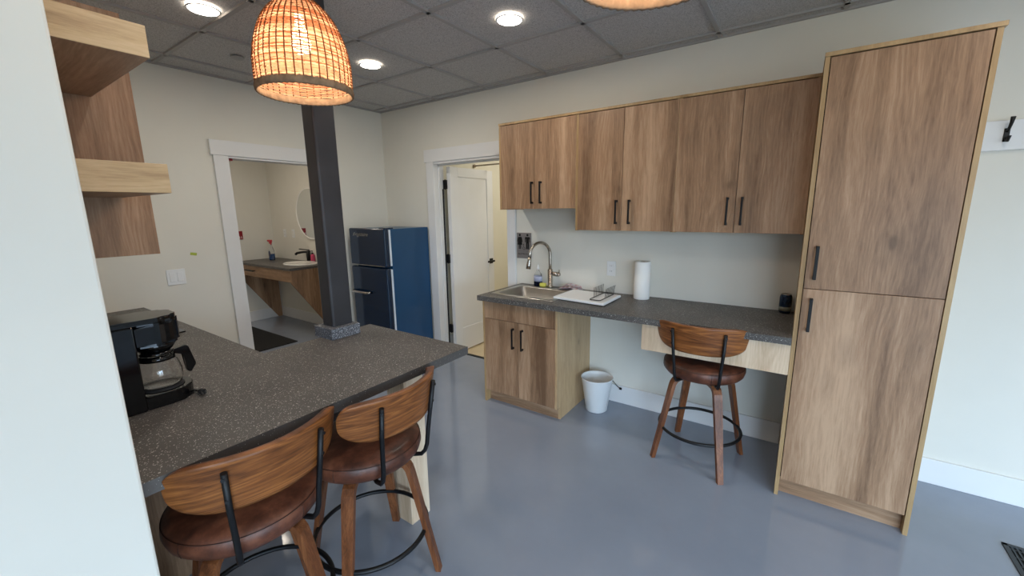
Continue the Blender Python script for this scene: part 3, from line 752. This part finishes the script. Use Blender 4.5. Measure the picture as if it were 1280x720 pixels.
for s_ in (-.006, .006): obj('prong', box(new(), 2.062, 2.078, -2.5415+s_-.0008, -2.5415+s_+.0008, z0+.008, z0+.014), M['steel'], pc)
b = new(); prism(b, [(.80, -2.46), (.99, -2.46), (1.02, -2.325), (1.02, -2.27), (.80, -2.27)], 'z', CT+.001, CT+.009); tag(obj('black_tray', b, M['gblack']), 'flat black tray on the bar counter behind the coffee maker', 'tray')

# ------------------------------------------------------------------ fridge in the corner
fx0, fx1, fy, fz = .10, .6447, -.5746, 1.3925
t = thing('refrigerator', 'glossy blue fridge with freezer door standing in the far corner', 'fridge', ((fx0+fx1)/2, -.3, 0))
obj('cabinet', box(new(), fx0, fx1, fy+.075, -.02, .02, fz-.006, .006, 3), M['blue'], t)
for x in (fx0+.05, fx1-.05):
    for y in (fy+.11, -.06): obj('foot', cyl(new(), (x, y, 0), (x, y, .022), .018, seg=14), M['rubber'], t)
obj('hinge_cover', box(new(), fx1-.10, fx1-.012, fy+.02, fy+.12, fz-.005, fz+.006, .003), M['bluedk'], t)
for nm, za, zb in (('freezer_door', 1.028, fz), ('fridge_door', .045, 1.016)):
    dd = obj(nm, box(new(), fx0, fx1, fy, fy+.056, za, zb, .014, 4), M['bluedk'], t)
    obj('gasket', box(new(), fx0+.004, fx1-.003, fy+.056, fy+.075, za+.01, zb-.012), M['gasket'], dd)
    b = new(); zh = 1.062 if za > 1 else .765
    if za < 1:
        tube(b, [(.12, fy, zh), (.13, fy-.03, zh), (.15, fy-.042, zh), (.36, fy-.042, zh), (.385, fy-.036, zh), (.395, fy, zh)], .011, 12)
        obj('handle', b, M['nickel'], dd)
    else:
        TM = Matrix.Translation((.165, fy-.0012, 1.318))@Matrix.Rotation(PI/2, 4, 'X')
        obj('lettering', text_bm('Frigidaire', .052, .0008, TM@Matrix.Diagonal((1.2, .9, 1, 1)), .35, 'LEFT'), M['steel'], dd)
        obj('trim_strip', box(new(), fx0+.02, fx1-.02, fy-.004, fy, 1.033, 1.039, .001), M['steel'], dd)

# ------------------------------------------------------------------ bathroom through the opening
VX0, VX1, VY, VZ = -2.632, -1.17, -.56, .89
t = thing('vanity', 'oak bathroom vanity with dark top seen through the left opening', 'vanity', ((VX0+VX1)/2, -.28, 0))
b = new(); ccx_, ccy_ = -1.52, -.235
box(b, VX0, VX1, VY, -.001, VZ-.03, VZ, .001); obj('countertop', b, M['ctop'], t)
b = new(); box(b, VX0+.02, VX1-.025, VY+.012, VY+.03, .715, VZ-.0305, .001); df = obj('drawer_front', b, M['oakx'], t)
hb = new(); box(hb, -2.33, -2.09, VY-.022, VY-.010, .788, .806, .001)
for x in (-2.32, -2.10): box(hb, x-.006, x+.006, VY-.012, VY+.012, .79, .801)
obj('handle', hb, M['black'], df)
for xa, xb in ((VX0+.001, VX0+.02), (VX1-.026, VX1-.008)):
    b = new(); prism(b, [(VY+.012, VZ-.031), (VY+.012, .70), (-.075, .0), (-.018, .0), (-.018, VZ-.031)], 'x', xa, xb); obj('side_bracket', b, M['oak'], t)
obj('underside_panel', box(new(), VX0+.02, VX1-.026, VY+.03, -.018, .71, .722), M['oakx'], t)
bs = thing('washbasin', 'white oval washbasin set in the bathroom vanity', 'washbasin', (ccx_, ccy_, VZ+.0005))
L = []
for rx, ry, z in ((.255, .185, VZ+.0005), (.257, .187, VZ+.010), (.245, .175, VZ+.016), (.225, .158, VZ+.012), (.19, .13, VZ+.006), (.1, .07, VZ+.003), (.02, .015, VZ+.002)):
    L.append([Vector((ccx_+rx*math.cos(2*PI*k/48), ccy_+ry*math.sin(2*PI*k/48), z)) for k in range(48)])
b = new(); skin(b, L); obj('bowl', b, M['porcelain'], bs)
f = thing('basin_faucet', 'black single lever faucet at the bathroom washbasin', 'faucet', (-1.68, -.03, VZ+.001))
b = new(); cyl(b, (-1.68, -.03, VZ+.001), (-1.68, -.03, VZ+.145), .024, seg=20); obj('body', b, M['black'], f)
b = new(); tube(b, [(-1.68, -.03, VZ+.125), (-1.73, -.07, VZ+.13), (-1.79, -.12, VZ+.118), (-1.81, -.135, VZ+.10)], [.014, .015, .016, .017], 12); obj('spout', b, M['black'], f)
b = new(); box(b, -.13, .02, -.011, .011, 0, .012, .004); bmesh.ops.transform(b, matrix=Matrix.Translation((-1.68, -.03, VZ+.15))@Matrix.Rotation(R(25), 4, 'Z')@Matrix.Rotation(R(6), 4, 'Y'), verts=b.verts); obj('lever', b, M['black'], f)
s = thing('soap_bottle', 'pink soap bottle standing behind the black bathroom faucet', 'bottle', (-1.575, -.03, VZ+.001))
obj('bottle_body', lathe(new(), [(0, 0), (.026, 0), (.028, .006), (.028, .085), (.014, .105), (0, .105)], (-1.575, -.03, VZ+.001), 24), M['pink'], s)
b = new(); lathe(b, [(0, .105), (.012, .105), (.012, .122), (.004, .124), (.004, .145), (0, .145)], (-1.575, -.03, VZ+.001), 16); box(b, -1.60, -1.57, -.036, -.024, VZ+.142, VZ+.152, .002); obj('pump', b, M['black'], s)
s = thing('spray_bottle', 'clear spray bottle of blue cleaner with red trigger on the vanity', 'spray bottle', (-2.33, -.2, VZ+.001))
sx, sy, sz = -2.33, -.2, VZ+.001
obj('bottle_body', squash(lathe(new(), [(0, 0), (.046, 0), (.05, .008), (.05, .10), (.044, .135), (.034, .165), (.018, .21), (.015, .235), (0, .235)], (sx, sy, sz), 28), sy, .7), M['clearpl'], s)
obj('liquid', squash(lathe(new(), [(0, .004), (.045, .004), (.0475, .01), (.0475, .085), (0, .085)], (sx, sy, sz), 28), sy, .68), M['bluliq'], s)
b = new(); prism(b, circ(sx+.012, sz+.085, .027, 20, .05), 'y', sy-.0365, sy-.0345); obj('label', b, plain('dark_blue_label', srgb(26, 40, 84), .4), s)
b = new(); cyl(b, (sx, sy, sz+.232), (sx, sy, sz+.255), .018, seg=16); box(b, sx-.055, sx+.035, sy-.013, sy+.013, sz+.255, sz+.285, .006); tube(b, [(sx+.01, sy, sz+.26), (sx+.03, sy-.01, sz+.235), (sx+.034, sy-.014, sz+.215)], [.006, .006, .005], 8); box(b, sx-.075, sx-.05, sy-.009, sy+.009, sz+.262, sz+.282, .003)
obj('trigger', b, plain('red_trigger_plastic', srgb(196, 40, 60), .4), s)
m = thing('mirror', 'round mirror with thin pale frame on the bathroom wall', 'mirror', (-1.56, 0, 1.195))
b = new(); prism(b, circ(-1.56, 1.53, .325, 72), 'y', -.018, -.001); obj('glass', b, M['mirror'], m)
obj('frame', tube(new(), [(-1.56+.331*math.cos(2*PI*k/72), -.013, 1.53+.331*math.sin(2*PI*k/72)) for k in range(72)], .013, 10, closed=True), M['porcelain'], m)
sg = thing('wall_sign', 'small red sign with white lettering on the far bathroom wall', 'sign', (-2.634, -.475, 1.19))
obj('plate', box(new(), -2.6335, -2.624, -.53, -.42, 1.19, 1.305, .002), M['red'], sg)
TM = Matrix.Translation((-2.6238, -.475, 1.205))@Matrix.Rotation(PI/2, 4, 'Z')@Matrix.Rotation(PI/2, 4, 'X')
obj('lettering', text_bm('PULL', .045, .0005, TM), M['whitepl'], sg)
outlet(-2.288, 1.26, 'beige wall outlet in the bathroom nearer to the corner', -.0005)
outlet(-2.058, 1.26, 'beige rocker switch in the bathroom between outlet and round mirror', -.0005, None, True)
tag(obj('floor_mat', box(new(), -2.36, -1.11, -1.35, -.59, .0005, .010, .002), M['mat']), 'black mat on the bathroom floor in front of the vanity', 'mat')

# ------------------------------------------------------------------ lights in the ceiling, pendants
def can_light(x, y, label):
    t = thing('recessed_light', label, 'ceiling light', (x, y, H-.012), 0, 'recessed ceiling lights')
    obj('trim_ring', lathe(new(), [(.0665, -.003), (.068, -.008), (.074, -.007), (.076, -.0045), (.068, -.0042)], (x, y, H), 40, closed=True), M['whitepl'], t)
    obj('lens', lathe(new(), [(0, -.007), (.067, -.007), (.067, -.0045), (0, -.0045)], (x, y, H), 40), M['lamp'], t)
    li = bpy.data.lights.new('downlight_or_added_fill', 'AREA'); li.shape = 'DISK'; li.size = .11; li.energy = 6.5; li.color = (1, .93, .82)
    o = bpy.data.objects.new('downlight_or_added_fill', li); COL.objects.link(o); o.location = (x, y, H-.0125)
can_light(1.179, -2.02, 'recessed ceiling light left of the wicker pendant, above the bar counter')
can_light(1.16, -.993, 'recessed ceiling light farthest away, right of the near wicker pendant')
can_light(2.374, -.989, 'recessed ceiling light in front of the wall cabinets')
tag(obj('sprinkler_cap', lathe(new(), [(0, -.008), (.038, -.008), (.041, -.005), (.041, 0), (0, 0)], (.575, -1.617, H), 32), M['tbar']), 'small round sprinkler cover plate on the ceiling tile', 'sprinkler')
for n_, x, y in (('a', 3.1, -2.4), ('b', 4.6, -1.2), ('c', 4.6, -3.6), ('d', 6.4, -2.6)):  # unseen downlights without fixtures, added as interior fill
    li = bpy.data.lights.new('downlight_or_added_fill', 'AREA'); li.shape = 'DISK'; li.size = .11; li.energy = 6.5; li.color = (1, .93, .82)
    o = bpy.data.objects.new('downlight_or_added_fill', li); COL.objects.link(o); o.location = (x, y, H-.0125)

PROF = [(.0, .1655), (.04, .1675), (.10, .1665), (.16, .157), (.21, .141), (.25, .121), (.285, .094), (.31, .066), (.325, .043), (.333, .026)]
def prof(z):
    for (a, ra), (c, rc) in zip(PROF, PROF[1:]):
        if z <= c: return ra+(rc-ra)*(z-a)/(c-a)
    return PROF[-1][1]
def pendant(label, x, y, z0, src=None):
    if src is not None:
        t = src.copy(); COL.objects.link(t); t['label'] = label; t.location = (x, y, z0)
        for ch in src.children:
            c = ch.copy(); COL.objects.link(c); c.parent = t
        return t
    t = thing('pendant_lamp', label, 'pendant lamp', (0, 0, 0), 0, 'wicker pendant lamps over the room')
    NR = 40; SG = NR*4
    b = new(); nrow = 44
    zs = []; z = .014
    while z < .33: zs.append(z); z += .0052 if z < .25 else .0044
    for i, z in enumerate(zs):
        rows = []
        mi_ = random.choice((0, 0, 1, 2, 2)); hgt = random.uniform(.0040, .0053); tw = random.uniform(-.0006, .0006)
        for zz in (z-hgt/2, z+hgt/2):
            r0 = prof(max(0, z)); row = []
            for k in range(SG):
                a = 2*PI*k/SG
                ph = a*NR/2*1.0+(PI if i % 2 else 0)
                r_ = prof(max(0, min(.333, zz)))+.0016*math.sin(ph)
                row.append(b.verts.new((r_*math.cos(a), r_*math.sin(a), zz+tw*math.sin(3*a+i)+.0008*math.sin(7*a+i*2.3))))
            rows.append(row)
        for k in range(SG):
            j = (k+1) % SG; f = b.faces.new((rows[0][k], rows[0][j], rows[1][j], rows[1][k])); f.smooth = True; f.material_index = mi_
    sh = obj('woven_shade', b, [M['reed'], M['reed2'], M['reed3']], t, 'local')
    b = new()
    for k in range(NR):
        a = 2*PI*(k+.5)/NR; tube(b, [((prof(z)+.0012)*math.cos(a), (prof(z)+.0012)*math.sin(a), z) for z, _ in [(q, 0) for q in (.005, .05, .1, .15, .19, .22, .25, .275, .295, .31, .322, .332)]], .0023, 6)
    obj('ribs', b, M['rib'], t, 'local')
    b = new(); rings = []; RS = 168
    for k in range(RS):
        a = 2*PI*k/RS; wv = .0014*math.sin(a*56); r_ = .1658
        rings.append([Vector(((r_+(.0052+wv)*math.cos(q))*math.cos(a+.016*math.sin(q)), (r_+(.0052+wv)*math.cos(q))*math.sin(a+.016*math.sin(q)), .006+(.0145+wv)*math.sin(q))) for q in [2*PI*j/8 for j in range(8)]])
    skin(b, rings, closed=True); obj('rim', b, M['rimreed'], t, 'local')
    b = new(); lathe(b, [(0, .340), (.03, .338), (.032, .326), (.026, .324), (.024, .27), (0, .27)], (0, 0, 0), 24); obj('lamp_holder', b, M['black'], t, 'local')
    b = new(); lathe(b, [(0, .135), (.018, .139), (.03, .155), (.033, .175), (.028, .20), (.016, .235), (.014, .27), (0, .27)], (0, 0, 0), 24); obj('bulb', b, M['bulb'], t, 'local')
    obj('cord', cyl(new(), (0, 0, .338), (0, 0, H-2.0-.018), .003, seg=8), M['cord'], t, 'local')
    obj('ceiling_canopy', lathe(new(), [(0, -.022), (.045, -.022), (.055, -.012), (.055, -.0045), (0, -.0045)], (0, 0, H-2.0), 32), M['black'], t, 'local')
    t.location = (x, y, z0); return t
p1 = pendant('wicker dome pendant lamp hanging in front of the steel column', 2.2, -2.11, 2.0)
pendant('wicker pendant lamp cut off at the top edge, right of center', 3.535, -2.18, 2.0, p1)
for x, y in ((2.2, -2.11), (3.535, -2.18)):
    li = bpy.data.lights.new('pendant_bulb', 'POINT'); li.energy = 4.0; li.color = (1, .80, .60); li.shadow_soft_size = .03
    o = bpy.data.objects.new('pendant_bulb', li); COL.objects.link(o); o.location = (x, y, 2.10)

# ------------------------------------------------------------------ daylight and other room lights
def area(name, loc, rot, sx, sy, e, c):
    li = bpy.data.lights.new(name, 'AREA'); li.shape = 'RECTANGLE'; li.size = sx; li.size_y = sy; li.energy = e; li.color = c
    o = bpy.data.objects.new(name, li); COL.objects.link(o); o.location = loc; o.rotation_euler = rot; return o
def portal(loc, rot, sx, sy): area('window_portal', loc, rot, sx, sy, 1, (1, 1, 1)).data.cycles.is_portal = True
portal((WX+.10, (WIN[0]+WIN[1])/2, (WZ[0]+WZ[1])/2), (0, R(90), 0), WZ[1]-WZ[0], WIN[1]-WIN[0])
for x0, x1 in FWIN: portal(((x0+x1)/2, WY-.10, (WZ[0]+WZ[1])/2), (R(90), 0, 0), x1-x0, WZ[1]-WZ[0])
area('bathroom_lamp', (-1.4, -1.2, H-.03), (0, 0, 0), .5, .5, 13, (1, .88, .74))
area('restroom_lamp', (1.6, 1.2, H-.03), (0, 0, 0), .4, .4, 13, (1, .95, .84))
w = bpy.data.worlds.new('sky'); SC.world = w; w.use_nodes = True; nt = w.node_tree
bg = nt.nodes['Background']; tc = nt.nodes.new('ShaderNodeTexCoord'); sp = nt.nodes.new('ShaderNodeSeparateXYZ'); rp = nt.nodes.new('ShaderNodeValToRGB')
nt.links.new(tc.outputs['Generated'], sp.inputs[0]); mm = nt.nodes.new('ShaderNodeMath'); mm.operation = 'MULTIPLY_ADD'; mm.inputs[1].default_value = .5; mm.inputs[2].default_value = .5
nt.links.new(sp.outputs[2], mm.inputs[0]); nt.links.new(mm.outputs[0], rp.inputs[0]); nt.links.new(rp.outputs[0], bg.inputs[0])
e = rp.color_ramp.elements; e[0].position = .47; e[0].color = (.16, .17, .16, 1); e[1].position = .56; e[1].color = (.58, .78, 1.0, 1)
bg.inputs[1].default_value = 15.0

# ------------------------------------------------------------------ camera
cam = bpy.data.cameras.new('camera'); co = bpy.data.objects.new('camera', cam); COL.objects.link(co)
cam.sensor_fit = 'HORIZONTAL'; cam.sensor_width = 36; cam.lens = 14.4699; cam.clip_start = .02
r_, u_, f_ = Vector((.8224843, .56863102, -.01335449)), Vector((-.09603171, .16196827, .98211211)), Vector((-.56062241, .80648933, -.18782297))
Mx = Matrix((r_, u_, -f_)).transposed().to_4x4(); Mx.translation = (3.8009, -3.05315, 1.55356); co.matrix_world = Mx
SC.camera = co
SC.view_settings.view_transform = 'Standard'; SC.view_settings.look = 'None'; SC.view_settings.gamma = 1; SC.view_settings.use_curve_mapping = False
SC.view_settings.exposure = 0
SC.cycles.max_bounces = 10; SC.cycles.diffuse_bounces = 5; SC.cycles.sample_clamp_indirect = 6
